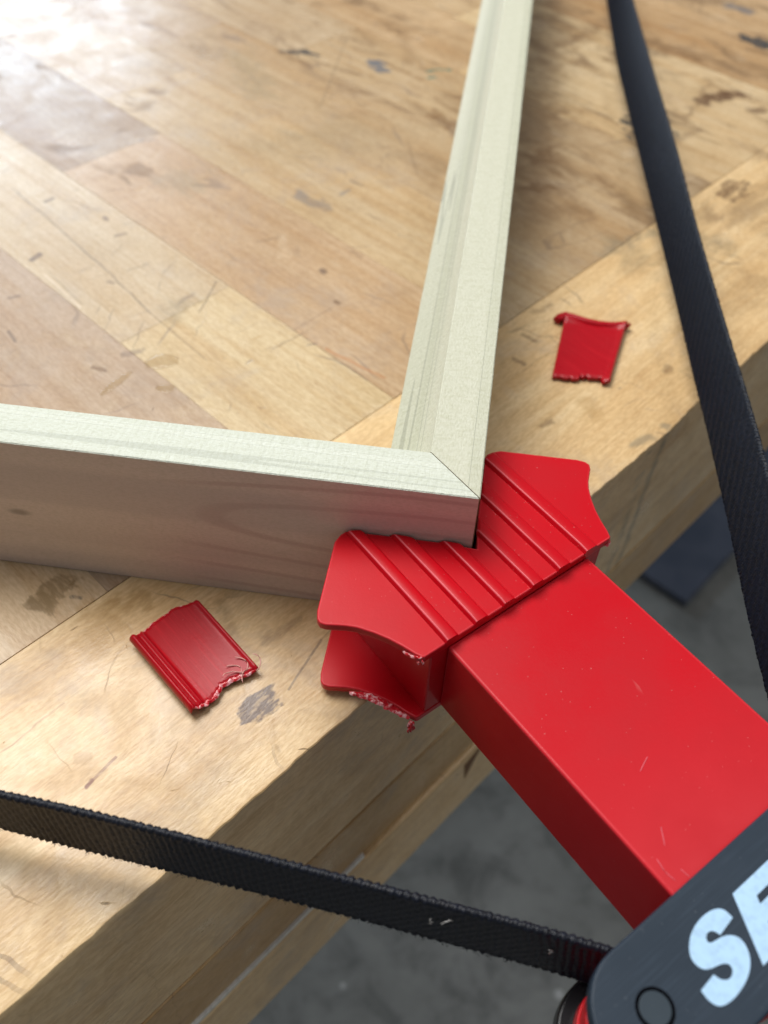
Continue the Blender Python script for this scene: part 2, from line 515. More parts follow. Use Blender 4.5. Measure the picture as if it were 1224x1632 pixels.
def poplar_mat(name, base, dark, axis, figure=False):
    N = NT(name)
    P = N.n('ShaderNodeNewGeometry').outputs['Position']
    # axis 0: grain along x, 1: along y
    sc = ((1.6, 160, 110), (160, 1.6, 110))[axis]
    g = N.noise(N.mapping(P, scale=sc), 1.0, 3, 0.55, 0.15).outputs[0]
    sc2 = ((.5, 60, 40), (60, .5, 40))[axis]
    g2 = N.noise(N.mapping(P, scale=sc2), 1.0, 2, 0.5, 0.2).outputs[0]
    sc3 = ((600, 1400, 1400), (1400, 600, 1400))[axis]
    fz = N.noise(N.mapping(P, scale=sc3), 1.0, 3, 0.65, 0.2).outputs[0]
    sc4 = ((700, 160, 300), (160, 700, 300))[axis]
    chat = N.noise(N.mapping(P, scale=sc4), 1.0, 2, 0.5).outputs[0]
    col = N.mix(N.ramp(g2, .35, .68), base, dark)
    col = N.mix(N.ramp(g, .54, .74, 0, .35 if not figure else .15), col, tuple(x * .72 for x in dark))
    if not figure:
        line = N.math('LESS_THAN', N.math('ABSOLUTE', N.math('SUBTRACT', g2, .53)), .007)
        l2 = N.math('LESS_THAN', N.math('ABSOLUTE', N.math('SUBTRACT', g2, .46)), .005)
        line = N.math('MAXIMUM', line, l2)
        col = N.mix(N.math('MULTIPLY', line, .45 if axis else .25), col, tuple(x * .5 for x in dark))
    col = N.mix(N.ramp(fz, .35, .7, 0, .75), col, (0.86, 0.86, 0.80), 'MULTIPLY')
    col = N.mix(N.ramp(chat, .45, .7, 0, .5 if axis else .15), col, (0.90, 0.90, 0.85), 'MULTIPLY')
    if figure:
        w = N.n('ShaderNodeTexWave', wave_type='RINGS', rings_direction='Y')
        N.put(w.inputs['Vector'], N.mapping(P, scale=(5, 1, 30), loc=(.05, 0, -1.35)))
        w.inputs['Scale'].default_value = 1.1
        w.inputs['Distortion'].default_value = 2.2
        w.inputs['Detail'].default_value = 2
        sx = N.n('ShaderNodeSeparateXYZ')
        N.put(sx.inputs[0], P)
        far = N.ramp(sx.outputs[0], -.125, -.085)
        col = N.mix(N.math('MULTIPLY', N.ramp(w.outputs[0], .80, 1.0, 0, .30), far), col, (0.36, 0.19, 0.16))
        col = N.mix(N.math('MULTIPLY', N.ramp(g2, .4, .6), .35), col, (0.46, 0.37, 0.33))
        kn = N.vmath('LENGTH', N.vmath('SUBTRACT', N.mapping(P, scale=(1, 0, 2.2)), (-.1726, 0, .0752)))
        kn = N.math('ADD', kn, N.math('MULTIPLY', N.math('SUBTRACT', g, .5), .004))
        col = N.mix(N.ramp(kn, .0015, .0065, .55, 0), col, (0.14, 0.11, 0.08))
    N.put(N.b.inputs['Base Color'], col)
    N.b.inputs['Roughness'].default_value = 0.55
    N.b.inputs['Specular IOR Level'].default_value = 0.35
    h = N.math('ADD', N.math('MULTIPLY', fz, 1.0), N.math('MULTIPLY', chat, .9))
    N.put(N.b.inputs['Normal'], N.bump(h, 0.8 if not figure else .10, 0.0004))
    return N.m


def plastic_mat(name, base, rough, dust=1.0, streak=False, sss=0.0):
    N = NT(name)
    P = N.n('ShaderNodeNewGeometry').outputs['Position']
    n1 = N.noise(P, 30, 4, 0.6).outputs[0]
    col = N.mix(N.ramp(n1, .35, .7), base, tuple(x * .93 for x in base))
    mask = None
    for sc, th, pr in ((420, .11, .86), (800, .15, .84), (190, .045, .86)):
        v = N.n('ShaderNodeTexVoronoi', feature='F1')
        N.put(v.inputs['Vector'], P)
        v.inputs['Scale'].default_value = sc
        sep = N.n('ShaderNodeSeparateColor')
        N.put(sep.inputs[0], v.outputs['Color'])
        mk = N.math('MULTIPLY', N.math('LESS_THAN', v.outputs['Distance'], th), N.math('GREATER_THAN', sep.outputs[0], pr + .085))
        mask = mk if mask is None else N.math('MAXIMUM', mask, mk)
    mask = N.math('MULTIPLY', mask, .20 * dust)
    scr = N.noise(N.mapping(N.vmath('ADD', P, N.vmath('SCALE', N.noise(P, 25, 1).outputs['Color'], scale=.02)), rot=.5, scale=(14, 75, 40)), 1, 1, .3).outputs[0]
    ln = N.math('LESS_THAN', N.math('ABSOLUTE', N.math('SUBTRACT', scr, .5)), .006)
    ln = N.math('MULTIPLY', ln, N.ramp(N.noise(P, 60, 2).outputs[0], .70, .80, 0, .12 * dust))
    mask = N.math('MAXIMUM', mask, ln)
    col = N.mix(mask, col, (0.75, 0.45, 0.42) if base[0] > .2 else (.3, .3, .32))
    N.put(N.b.inputs['Base Color'], col)
    N.b.inputs['Specular IOR Level'].default_value = .24
    n2 = N.noise(P, 900, 3, .6).outputs[0]
    N.put(N.b.inputs['Roughness'], N.math('ADD', N.ramp(n1, .3, .7, rough, rough + .1), N.math('MULTIPLY', mask, .4)))
    h = N.math('ADD', N.math('MULTIPLY', n2, .5), N.math('MULTIPLY', n1, .5))
    if streak:
        st = N.noise(N.mapping(P, rot=R(streak), scale=(45, 1500, 100)), 1, 2, .5).outputs[0]
        N.put(N.b.inputs['Base Color'], N.mix(N.ramp(st, .5, .7, 0, .35), col, tuple(x * 1.5 + .01 for x in base)))
        h = N.math('ADD', h, N.math('MULTIPLY', st, .6))
    N.put(N.b.inputs['Normal'], N.bump(h, .22, .0002))
    if sss:
        N.b.inputs['Subsurface Weight'].default_value = sss
        N.b.inputs['Subsurface Radius'].default_value = (1.0, .12, .08)
        N.b.inputs['Subsurface Scale'].default_value = .0025
    return N.m


RED = plastic_mat('red_plastic', (0.53, 0.0018, 0.0090), .30, .9)
REDE = plastic_mat('red_edge', (0.60, 0.022, 0.032), .32, .5)  # lighter red paints an edge highlight on flange and housing bevels
RED_SCRAP = plastic_mat('red_scrap', (0.40, 0.003, 0.010), .26, .5, 39)
REDW = plastic_mat('red_worn_highlight', (0.72, 0.10, 0.12), .34, .5)  # lighter red paints the highlight along the worn rib edges
BLACKP = plastic_mat('black_plastic', (0.016, 0.028, 0.044), .42, .8, -45)
BLACKG = plastic_mat('black_gloss', (0.010, 0.010, 0.012), .22, .4)


def fracture_mat():
    N = NT('stressed_plastic')
    P = N.n('ShaderNodeNewGeometry').outputs['Position']
    a = N.noise(P, 480, 3, .6).outputs[0]
    N.put(N.b.inputs['Base Color'], N.mix(N.ramp(a, .45, .66), (0.56, 0.015, 0.025), (0.90, 0.50, 0.52)))
    N.b.inputs['Roughness'].default_value = .12
    N.put(N.b.inputs['Normal'], N.bump(a, .5, .0006))
    return N.m


FRAC = fracture_mat()


def plain(name, col, rough=.5):
    N = NT(name)
    P = N.n('ShaderNodeNewGeometry').outputs['Position']
    a = N.noise(P, 400, 3, .6).outputs[0]
    N.put(N.b.inputs['Base Color'], N.mix(N.ramp(a, .4, .75), col, tuple(x * .82 for x in col)))
    N.b.inputs['Roughness'].default_value = rough
    return N.m


# ------------------------------------------------------------------ floor
def floor_mat():
    N = NT('concrete')
    P = N.n('ShaderNodeNewGeometry').outputs['Position']
    a = N.noise(P, 3.2, 6, .65).outputs[0]
    b = N.noise(P, 14, 5, .7, .5).outputs[0]
    c = N.noise(P, 110, 3, .6).outputs[0]
    col = N.mix(N.ramp(a, .3, .7), (.33, .332, .31), (.205, .208, .192))
    col = N.mix(N.ramp(b, .42, .72, 0, .7), col, (.085, .087, .082))
    col = N.mix(N.ramp(c, .62, .72, 0, .5), col, (.26, .26, .25))
    v = N.n('ShaderNodeTexVoronoi', feature='F1')
    N.put(v.inputs['Vector'], P)
    v.inputs['Scale'].default_value = 16
    sep = N.n('ShaderNodeSeparateColor')
    N.put(sep.inputs[0], v.outputs['Color'])
    mk = N.math('MULTIPLY', N.math('LESS_THAN', v.outputs['Distance'], .10), N.math('GREATER_THAN', sep.outputs[0], .62))
    tint = N.mix(N.math('GREATER_THAN', sep.outputs[1], .88), (.62, .62, .60), (.55, .36, .05))
    col = N.mix(N.math('MULTIPLY', mk, .8), col, tint)
    N.put(N.b.inputs['Base Color'], col)
    N.b.inputs['Roughness'].default_value = .6
    N.put(N.b.inputs['Normal'], N.bump(b, .3, .003))
    return N.m


FLOOR_Z = -0.85
fl = mesh('floor', [(-7, -7, FLOOR_Z), (7, -7, FLOOR_Z), (7, 7, FLOOR_Z), (-7, 7, FLOOR_Z)], [(0, 1, 2, 3)], floor_mat())
fl['kind'] = 'structure'


def mat_mat():
    N = NT('rubber')
    P = N.n('ShaderNodeNewGeometry').outputs['Position']
    a = N.noise(P, 12, 4, .6).outputs[0]
    N.put(N.b.inputs['Base Color'], N.mix(N.ramp(a, .35, .7), (.055, .070, .105), (.085, .10, .14)))
    N.b.inputs['Roughness'].default_value = .55
    return N.m


mt = thing('floor_mat', 'dark blue grey rubber mat lying on the concrete floor below the bench edge', 'floor mat', B(1.3, -.3, FLOOR_Z))
cp = [B(.735, -.55)[:2], B(.745, -.088)[:2], B(2.1, -.10)[:2], B(2.1, -.55)[:2]]
prism('mat_sheet', cp, FLOOR_Z + .001, FLOOR_Z + .016, mat_mat(), mt, .004, 2)

# ------------------------------------------------------------------ workbench
bench = thing('workbench', 'worn maple workbench with butcher block top of laminated planks and thick front edge', 'workbench', B(.3, -.5, 0))

EDGE_PROFILE = [(-.62, -.004), (-.2004, -.0039), (-.1946, -.0033), (-.1794, -.0036), (-.1621, -.0026), (-.1426, -.0022), (-.1263, -.0010),
                (-.0969, -.0002), (-.0786, -.0007), (-.0605, -.0001), (-.0519, .0008), (0, 0), (.0947, -.0027), (.1113, -.0019),
                (.1481, -.0006), (.1808, -.0024), (.2257, -.0019), (.2501, -.0019), (1.4, -.002)]


def edge_n(c):
    for (c0, e0), (c1, e1) in zip(EDGE_PROFILE, EDGE_PROFILE[1:]):
        if c0 <= c <= c1:
            f = (c - c0) / (c1 - c0)
            f = f * f * (3 - 2 * f)
            e = (e0 + (e1 - e0) * f) * .5 - .0008
            break
    e += .0005 * noise.noise(Vector((c * 190, 1.3, 0))) + .0003 * noise.noise(Vector((c * 55, 7.3, 0)))
    ch = noise.noise(Vector((c * 28, 4.1, 0)))
    if ch > .42:
        e -= (ch - .42) * .007
    return e


SEAM = -.1088
edge_marks = [m for m in MARKS if max(m[0][1], m[1][1]) > SEAM - .02]


def edge_board():
    st = []
    c = -.60
    while c < 1.30:
        st.append(c)
        c += .0016 if -.24 < c < .36 else .012
    rows = []
    for c in st:
        e = edge_n(c)
        k = .5 + .5 * noise.noise(Vector((c * 60, 9, 0)))
        rows.append([(c, SEAM + .0002, -.0015), (c, SEAM + .0005, -.0), (c, e - .0012, 0), (c, e - .0004, -.00010 - .0002 * k),
                     (c, e, -.0005 - .0005 * k), (c, e * .6 - .0007, -.0035), (c, -.0017, -.020), (c, -.0017, -.1046), (c, -.003, -.106), (c, SEAM, -.106)])
    m = len(rows[0])
    vs = [B(*p) for r in rows for p in r]
    fs = []
    for i in range(len(rows) - 1):
        for j in range(m):
            fs.append((i * m + j, (i + 1) * m + j, (i + 1) * m + (j + 1) % m, i * m + (j + 1) % m))
    fs.append(tuple(range(m)))
    fs.append(tuple((len(rows) - 1) * m + j for j in range(m))[::-1])
    o = mesh('edge_board', vs, fs, bench_mat(edge_marks, 0.0, 'edge'), bench, True,
             'golden edge board running along the front with stained glue marks')
    bm = bmesh.new()
    bm.from_mesh(o.data)
    bmesh.ops.recalc_face_normals(bm, faces=bm.faces)
    bm.to_mesh(o.data)
    bm.free()
    o.data.set_sharp_from_angle(angle=R(38))
    o.color = (.80, .60, .34, 1)
    return o


edge_board()


def bbox_block(name, c0, c1, n0, n1, z0, z1, color, mat, gap=.00004, bev=.00012, label=None):
    p = [B(c0 + gap, n0 + gap)[:2], B(c1 - gap, n0 + gap)[:2], B(c1 - gap, n1 - gap)[:2], B(c0 + gap, n1 - gap)[:2]]
    o = prism(name, p, z0, z1, mat, bench, bev, 1, label)
    o.color = (color[0], color[1] * .985, color[2] * .89, 1)
    return o


plank_bounds = [-.60, -.517, -.433, -.35, -.27, -.1865, -.0921, .0018, .0737, .1497, .2235, .298, .372, .446, .5205, .595, .67, .745, .82, .90, .98, 1.06, 1.14, 1.22, 1.30]
PAL = [(.62, .46, .31), (.55, .39, .25), (.60, .43, .27), (.56, .40, .26), (.52, .36, .23), (.62, .48, .33), (.58, .41, .26)]
FIX = {  # staves placed as in the photograph: plank start -> list of (n_from, n_to, colour)
    -.0921: [(SEAM, -.62, (0.468, 0.354, 0.275))],
    -.1865: [(SEAM, -.30, (.66, .53, .40)), (-.30, -.75, (0.504, 0.396, 0.304))],
    .0018: [(SEAM, -.236, (0.630, 0.506, 0.342)), (-.236, -.66, (0.594, 0.488, 0.370))],
    .0737: [(SEAM, -.403, (.53, .385, .265)), (-.403, -.80, (0.396, 0.294, 0.209))],
    .1497: [(SEAM, -.47, (0.567, 0.442, 0.304)), (-.47, -.88, (0.522, 0.405, 0.294))],
    .2235: [(SEAM, -.52, (0.495, 0.368, 0.242)), (-.52, -.9, (0.513, 0.396, 0.294))],
    .298: [(SEAM, -.44, (0.504, 0.377, 0.247)), (-.44, -.9, (0.540, 0.423, 0.304))],
    .372: [(SEAM, -.33, (.66, .52, .35)), (-.33, -.8, (.55, .40, .26))],
    .446: [(SEAM, -.40, (.66, .52, .35)), (-.40, -.8, (.56, .42, .28))],
    .5205: [(SEAM, -.37, (.52, .35, .20)), (-.37, -.8, (.58, .44, .29))],
}
for i in range(len(plank_bounds) - 1):
    c0, c1 = plank_bounds[i], plank_bounds[i + 1]
    segs = FIX.get(c0)
    if segs is None:
        a = SEAM
        segs = []
        while a > -1.25:
            b = max(a - random.uniform(.3, .55), -1.25)
            segs.append((a, b, random.choice(PAL)))
            a = b
    elif segs[-1][1] > -1.25:
        segs = segs + [(segs[-1][1], -1.25, random.choice(PAL))]
    for (a, b, colr) in segs:
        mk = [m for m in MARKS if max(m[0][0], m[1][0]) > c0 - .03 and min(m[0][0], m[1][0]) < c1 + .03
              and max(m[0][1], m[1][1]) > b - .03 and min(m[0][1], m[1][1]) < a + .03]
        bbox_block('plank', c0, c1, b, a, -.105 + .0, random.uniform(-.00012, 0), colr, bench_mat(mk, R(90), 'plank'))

rail_m = bench_mat([], 0.0, 'edge')
bbox_block('lower_board', -.60, 1.30, SEAM, -.0012, -.1595, -.1066, (.58, .40, .21), rail_m, 0, .001)
bbox_block('support_rail', -.60, .115, -.07, .0012, -.236, -.1625, (.86, .66, .42), rail_m, 0, .0015)
WH = plain('off_white', (.70, .68, .62), .5)  # off-white for the thin strip along the ledge
bbox_block('pale_strip', -.60, -.052, -.010, .0004, -.1628, -.1592, (1, 1, 1), WH, 0, .0005, 'thin whitish strip under the front edge')
# triangular dark knot on the rail
mesh('knot', [B(.028, .0016, -.193), B(.040, .0016, -.166), B(.0255, .0016, -.172), B(.028, -.004, -.193), B(.040, -.004, -.166), B(.0255, -.004, -.172)],
     [(0, 1, 2), (5, 4, 3), (0, 3, 4, 1), (1, 4, 5, 2), (2, 5, 3, 0)], plain('knot_wood', (.16, .07, .02), .6), bench, False, 'dark three cornered knot in the rail')
# block of the bench underside so that the top is carried
bbox_block('bench_leg', .55, .66, -.45, -.30, FLOOR_Z, -.1597, (.5, .34, .2), rail_m, 0, .002)
bbox_block('bench_leg', -.50, -.39, -.45, -.30, FLOOR_Z, -.2362 + .0766, (.5, .34, .2), rail_m, 0, .002)
for l in [o for o in bpy.data.objects if o.name.startswith('bench_leg')]:
    l.name = 'leg'


# dried glue drips on the top
def glue_mat():
    N = NT('dried_glue')
    N.b.inputs['Base Color'].default_value = (.50, .34, .15, 1)
    N.b.inputs['Roughness'].default_value = .12
    N.b.inputs['Alpha'].default_value = .28
    return N.m


GL = glue_mat()


def drip(pts, r, h):
    vs, fs = [], []
    K, M = 14, 5
    n = len(pts)
    rr = [r * (.35 + .65 * math.sin(math.pi * (i + .6) / (n + .2))) for i in range(n)]
    for i, (x, y) in enumerate(pts):
        a = Vector(pts[max(i - 1, 0)])
        b = Vector(pts[min(i + 1, n - 1)])
        d = (b - a).normalized()
        q = Vector((-d.y, d.x))
        for j in range(K):
            t = math.pi * j / (K - 1)
            w = rr[i] * math.cos(t) * (1 + .2 * noise.noise(Vector((x * 300, y * 300, j))))
            vs.append((x + q.x * w, y + q.y * w, -.0002 + h * math.sin(t) * rr[i] / r))
    for i in range(n - 1):
        for j in range(K - 1):
            fs.append((i * K + j, i * K + j + 1, (i + 1) * K + j + 1, (i + 1) * K + j))
    fs.append(tuple(range(K)))
    fs.append(tuple((n - 1) * K + j for j in range(K))[::-1])
    return mesh('glue_drip', vs, fs, GL, bench, True)


drip(lerp_pts([(-.1858, .1005), (-.1815, .1106), (-.1767, .1201)], 10), .0026, .0005)
drip(lerp_pts([(-.1715, .1255), (-.165, .1305), (-.1565, .1325)], 10), .0060, .0006)
drip(lerp_pts([(-.1612, .1110), (-.1556, .1106), (-.1524, .1126)], 8), .0034, .0005)

# ------------------------------------------------------------------ wooden frame
frame = thing('wooden_frame', 'pale unfinished wooden box frame corner with open mitre joint standing on the bench', 'wooden frame', (0, 0, 0))
H = .0727
W2, Z2 = .0359, .0500
POPR = poplar_mat('poplar_right', (.59, .585, .465), (.475, .48, .36), 1)
POPL = poplar_mat('poplar_left', (.68, .70, .61), (.58, .605, .505), 0)
POPF = poplar_mat('poplar_face', (.72, .585, .50), (.68, .55, .47), 0, True)  # front face copy with shade and reflected red put into its colour
ENDG = plain('mitre_wood', (.36, .25, .12), .7)


def rail_profile():
    """(depth from outer face, height) - outer face, top, hollowed inner slope"""
    p = [(0, 0.0004), (0, H - .0004), (.0004, H)]
    p += [(.0186, H), (.0190, H - .0003)]
    for t in (.12, .25, .4, .55, .7, .82, .92):
        w = .0190 + (W2 - .0014 - .0190) * t
        z = H - .0003 - (H - .0003 - Z2) * (t ** .78)
        p.append((w, z))
    p += [(W2 - .0010, Z2 - .0004), (W2 - .0002, Z2 - .0014), (W2, Z2 - .0030), (W2, .0004)]
    return p


def make_rail(name, axis, length, label, mats, nseg=1):
    prof = rail_profile()
    vs, fs, mi = [], [], []
    n = len(prof)
    NS = 60
    for s in range(NS + 1):
        for w, z in prof:
            st = w + (length - w) * (s / NS) ** 1.3           # 45 degree mitre at s = 0
            if axis == 'y':
                dx = .00012 * noise.noise(Vector((st * 60, w * 300, 3)))
                vs.append((-w + dx, st, z))
            else:
                st = w * .9724 + (length - w) * (s / NS) ** 1.3
                vs.append((-st, w, z))
    for s in range(NS):
        for j in range(n):
            fs.append((s * n + j, (s + 1) * n + j, (s + 1) * n + (j + 1) % n, s * n + (j + 1) % n))
            mi.append(1 if (j == 0) else 0)
    fs.append(tuple(range(n)))
    mi.append(2)
    fs.append(tuple(NS * n + j for j in range(n))[::-1])
    mi.append(2)
    me = bpy.data.meshes.new(name)
    me.from_pydata(vs, [], fs)
    for m in mats:
        me.materials.append(m)
    me.polygons.foreach_set('material_index', mi)
    bm = bmesh.new()
    bm.from_mesh(me)
    bmesh.ops.recalc_face_normals(bm, faces=bm.faces)
    bm.to_mesh(me)
    bm.free()
    me.polygons.foreach_set('use_smooth', [True] * len(me.polygons))
    me.set_sharp_from_angle(angle=R(28))
    return link(name, me, None, frame, label)


make_rail('frame_rail', 'y', .80, 'greenish white rail running away from the camera', (POPR, POPR, ENDG))
lr = make_rail('frame_rail', 'x', .42, 'rail with pinkish brown front face running to the left', (POPL, POPF, ENDG))
# the joint is sprung open by a hair
lr.rotation_euler = (0, 0, .0138)
lr.location = (-.00034, -.00012, 0)

# ------------------------------------------------------------------ band clamp
clamp = thing('band_clamp', 'red plastic band clamp with ribbed corner jaw, black cover and webbing at the frame corner', 'band clamp', (.05, -.05, .003))
Q2 = math.sqrt(.5)


def UV(u, v):
    return ((u + v) * Q2, (v - u) * Q2)


def U3(u, v, z):
    x, y = UV(u, v)
    return (x, y, z)


half = [(.0022, .0), (.0008, .0012), (-.0070, .0080), (-.0302, .0318), (-.0314, .0336), (-.0312, .0362), (-.0298, .0395), (-.0088, .0610),
        (-.0062, .0628), (-.0042, .0630), (-.0024, .0618), (-.0008, .0598), (.0018, .0566), (.0045, .0540), (.0092, .0508),
        (.0140, .0482), (.0188, .0462), (.0236, .0446), (.0262, .0434), (.0265, .0425)]
plate = [UV(u, v) for u, v in half] + [UV(u, -v) for u, v in half[::-1] if v > 1e-6]
jaw = link('corner_jaw', bpy.data.meshes.new('corner_jaw'), RED, clamp)
# core between the plates is the jaw's own mesh
core = [(.0016, 0), (.0004, .0012), (-.0302, .0318), (-.0302, .0378), (-.0215, .0397), (.0262, .0397)]
core = core + [(u, -v) for u, v in core[::-1] if v > 1e-6]
tmp = prism('corner_jaw_core', [UV(u, v) for u, v in core], .0060, .0445, RED, clamp, .0008, 2)
jaw.data = tmp.data
jaw.modifiers.new('wn', 'WEIGHTED_NORMAL')
bpy.data.objects.remove(tmp)
jaw['label'] = 'ribbed corner jaw with two flanges and a notch'
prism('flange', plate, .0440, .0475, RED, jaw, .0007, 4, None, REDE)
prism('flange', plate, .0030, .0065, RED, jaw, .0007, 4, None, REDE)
RV = [(-.0341, -.0283), (-.0217, -.0154), (-.0091, -.0032), (.0040, .0101), (.0165, .0229), (.0298, .0365)]


def ridge(v0, v1):
    """a raised rib: steep on one side, falling softly on the other, rounded off at the notch"""
    h = .0019
    secs = [(v0, 0.0), (v0 + .0007, h * .82), (v0 + .0009, h * .95), (v0 + .0012, h), (v1 - .0016, h * .86), (v1 - .0011, h * .78), (v1 - .0006, h * .5), (v1, 0)]
    NS = 26
    vs, fs, worn = [], [], []
    m = len(secs)
    for i in range(NS + 1):
        for v, z in secs:
            uf = (abs(v) * -1.0 + .0010) if abs(v) > .0010 else 0.0
            uf = max(uf, -.0305)
            ub = .02655
            t = (i / NS) ** 1.6
            u = uf + (ub - uf) * t
            d = u - uf
            k = min(1.0, d / .0015)
            k = math.sqrt(max(0, 1 - (1 - k) ** 2))
            d2 = ub - u
            k2 = min(1.0, .8 + d2 / .0015)
            vs.append(U3(u, v, .0472 + (z * k * k2 + .0003)))
    for i in range(NS):
        for j in range(m - 1):
            fs.append((i * m + j, (i + 1) * m + j, (i + 1) * m + j + 1, i * m + j + 1))
            worn.append(1 if j in (1, 2) else 0)  # facets of one rib edge carry the painted highlight
    # skirts
    base = len(vs)
    for i in (0, NS):
        for v, z in secs:
            x, y, zz = vs[i * m + [s[0] for s in secs].index(v)]
            vs.append((x, y, .0465))
    for j in range(m - 1):
        fs.append((j, j + 1, base + j + 1, base + j))
        fs.append((NS * m + j + 1, NS * m + j, base + m + j, base + m + j + 1))
    o = mesh('ridge', vs, fs, RED, jaw, True)
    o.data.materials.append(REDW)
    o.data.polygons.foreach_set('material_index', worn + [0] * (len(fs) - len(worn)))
    bm = bmesh.new()
    bm.from_mesh(o.data)
    bmesh.ops.recalc_face_normals(bm, faces=bm.faces)
    up = sum(f.normal.z for f in bm.faces)
    if up < 0:
        bmesh.ops.reverse_faces(bm, faces=bm.faces)
    bm.to_mesh(o.data)
    bm.free()
    o.data.set_sharp_from_angle(angle=R(42))


for v0, v1 in RV:
    ridge(v0, v1)

# broken flange edges: stress whitened, ragged


def ragged(pts, w, up, name, parent, seed, n=46):
    P = lerp_pts(pts, n)
    vs, fs = [], []
    K = 6
    for i, p in enumerate(P):
        p = Vector(p)
        d = (Vector(P[min(i + 1, n - 1)]) - Vector(P[max(i - 1, 0)])).normalized()
        q = Vector((-d.y, d.x, 0)).normalized()
        env = math.sin(math.pi * (i + .5) / n) ** .35
        for j in range(K):
            a = j / (K - 1)
            nn = noise.noise(Vector((i * .26 + seed, j * .6, seed)))
            ww = w * (a - .5) * env * (1 + .5 * nn)
            hh = up * math.sin(math.pi * a) * env * (.7 + 1.1 * nn) - (.0004 if j in (0, K - 1) else 0)
            vs.append(p + q * ww + Vector((0, 0, hh)))
    for i in range(n - 1):
        for j in range(K - 1):
            fs.append((i * K + j, i * K + j + 1, (i + 1) * K + j + 1, (i + 1) * K + j))
    return mesh(name, vs, fs, FRAC, parent, True)


ragged([U3(.0040, -.0570, .0065), U3(.0090, -.0523, .0064), U3(.0140, -.0497, .0064), U3(.0190, -.0477, .0064), U3(.0250, -.0452, .0062)],
       .0031, .0008, 'torn_edge', jaw, 3.1, 60)
ragged([U3(.0195, -.0462, .0452), U3(.0225, -.0452, .0455), U3(.0255, -.0438, .0468), U3(.0262, -.0425, .0472)], .0012, .0006, 'torn_edge', jaw, 5.7, 26)
ragged([U3(.0240, .0447, .0450), U3(.0263, .0432, .0448), U3(.0268, .0410, .0442)], .0014, .0006, 'torn_edge', jaw, 8.7, 20)
fr = []
for s in range(9):
    p = Vector(U3(.0262 + random.uniform(-.0006, .0006), -.0452 + random.uniform(-.0005, .0005), .0055))
    pts = [p]
    for k in range(5):
        p = p + Vector((random.uniform(-.0006, .0006), random.uniform(-.0009, .0001), -.0009))
        pts.append(p)
    fr.append(tube(pts, .00042))
mesh('frayed_shred', *join(fr), FRAC, jaw, True)
fr = []
for s in range(5):
    p = Vector(U3(.0245 + s * .0004, -.0435, .0462))
    pts = [p]
    for k in range(5):
        p = p + Vector((random.uniform(-.0004, .0006), random.uniform(-.0007, .0), -.0004))
        pts.append(p)
    fr.append(tube(pts, .00025))
mesh('frayed_shred', *join(fr), FRAC, jaw, True)

# housing
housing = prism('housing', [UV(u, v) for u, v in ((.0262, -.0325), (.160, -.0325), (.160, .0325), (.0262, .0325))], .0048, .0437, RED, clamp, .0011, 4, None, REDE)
housing['label'] = 'smooth red box shaped housing'


SC1 = [(0.0612, -0.1014, 0.04368), (0.0633, -0.1047, 0.04368), (0.0662, -0.1067, 0.04368)]
SC2 = [(0.0628, -0.0919, 0.04368), (0.0633, -0.0946, 0.04368), (0.0636, -0.0973, 0.04368)]
SC3 = [(0.0599, -0.0704, 0.04368), (0.0586, -0.073, 0.04368), (0.0574, -0.0757, 0.04368)]
SC4 = [(0.0678, -0.1032, 0.04368), (0.069, -0.1042, 0.04368), (0.0702, -0.105, 0.04368)]
SCUFF = plain('scuff_white', (.66, .11, .14), .5)
for pts in (SC1, SC2, SC3, SC4):
    mesh('scuff', *tube(lerp_pts(pts, 8), .00016, 5), SCUFF, housing, True)


def stadium(uc, r, vh, du=0.0, n=22):
    pts = []
    for i in range(n + 1):
        t = math.pi * i / n
        pts.append(UV(uc + du + r * math.cos(t), vh - r + r * math.sin(t)))
    for i in range(n + 1):
        t = math.pi + math.pi * i / n
        pts.append(UV(uc + du + r * math.cos(t), -vh + r + r * math.sin(t)))
    return pts


cover = prism('cover_plate', stadium(.1413, .0168, .0762), .0440, .0502, BLACKP, clamp, .0009, 3, 'black upper cover plate with pale blue lettering')
prism('cover_plate', stadium(.1413, .0172, .0768, -.0015), .0020, .0110, BLACKG, clamp, .0010, 3, 'glossy black lower cover plate')


def cyl(name, u, v, r, z0, z1, mat, parent, n=32, label=None, bev=.0004):
    x, y = UV(u, v)
    return prism(name, [(x + r * math.cos(2 * math.pi * i / n), y + r * math.sin(2 * math.pi * i / n)) for i in range(n)], z0, z1, mat, parent, bev, 2, label)


for sgn in (-1, 1):
    for k in range(5):
        z = .0115 + k * .0064
        cyl('roller' if k == 0 else 'roller_rib', .1405, sgn * .0595, .0135 if k % 2 == 0 else .0128, z, z + .0063, RED, clamp if k == 0 else clamp, 36)
INK = plain('dark_groove', (.003, .003, .004), .9)
for q in INK.node_tree.nodes:
    if q.type == 'BSDF_PRINCIPLED':
        q.inputs['Specular IOR Level'].default_value = 0
LETTER = plain('pale_blue_ink', (.42, .63, .85), .5)
PINM = plastic_mat('pin_plastic', (0.028, 0.042, 0.055), .42, .6)


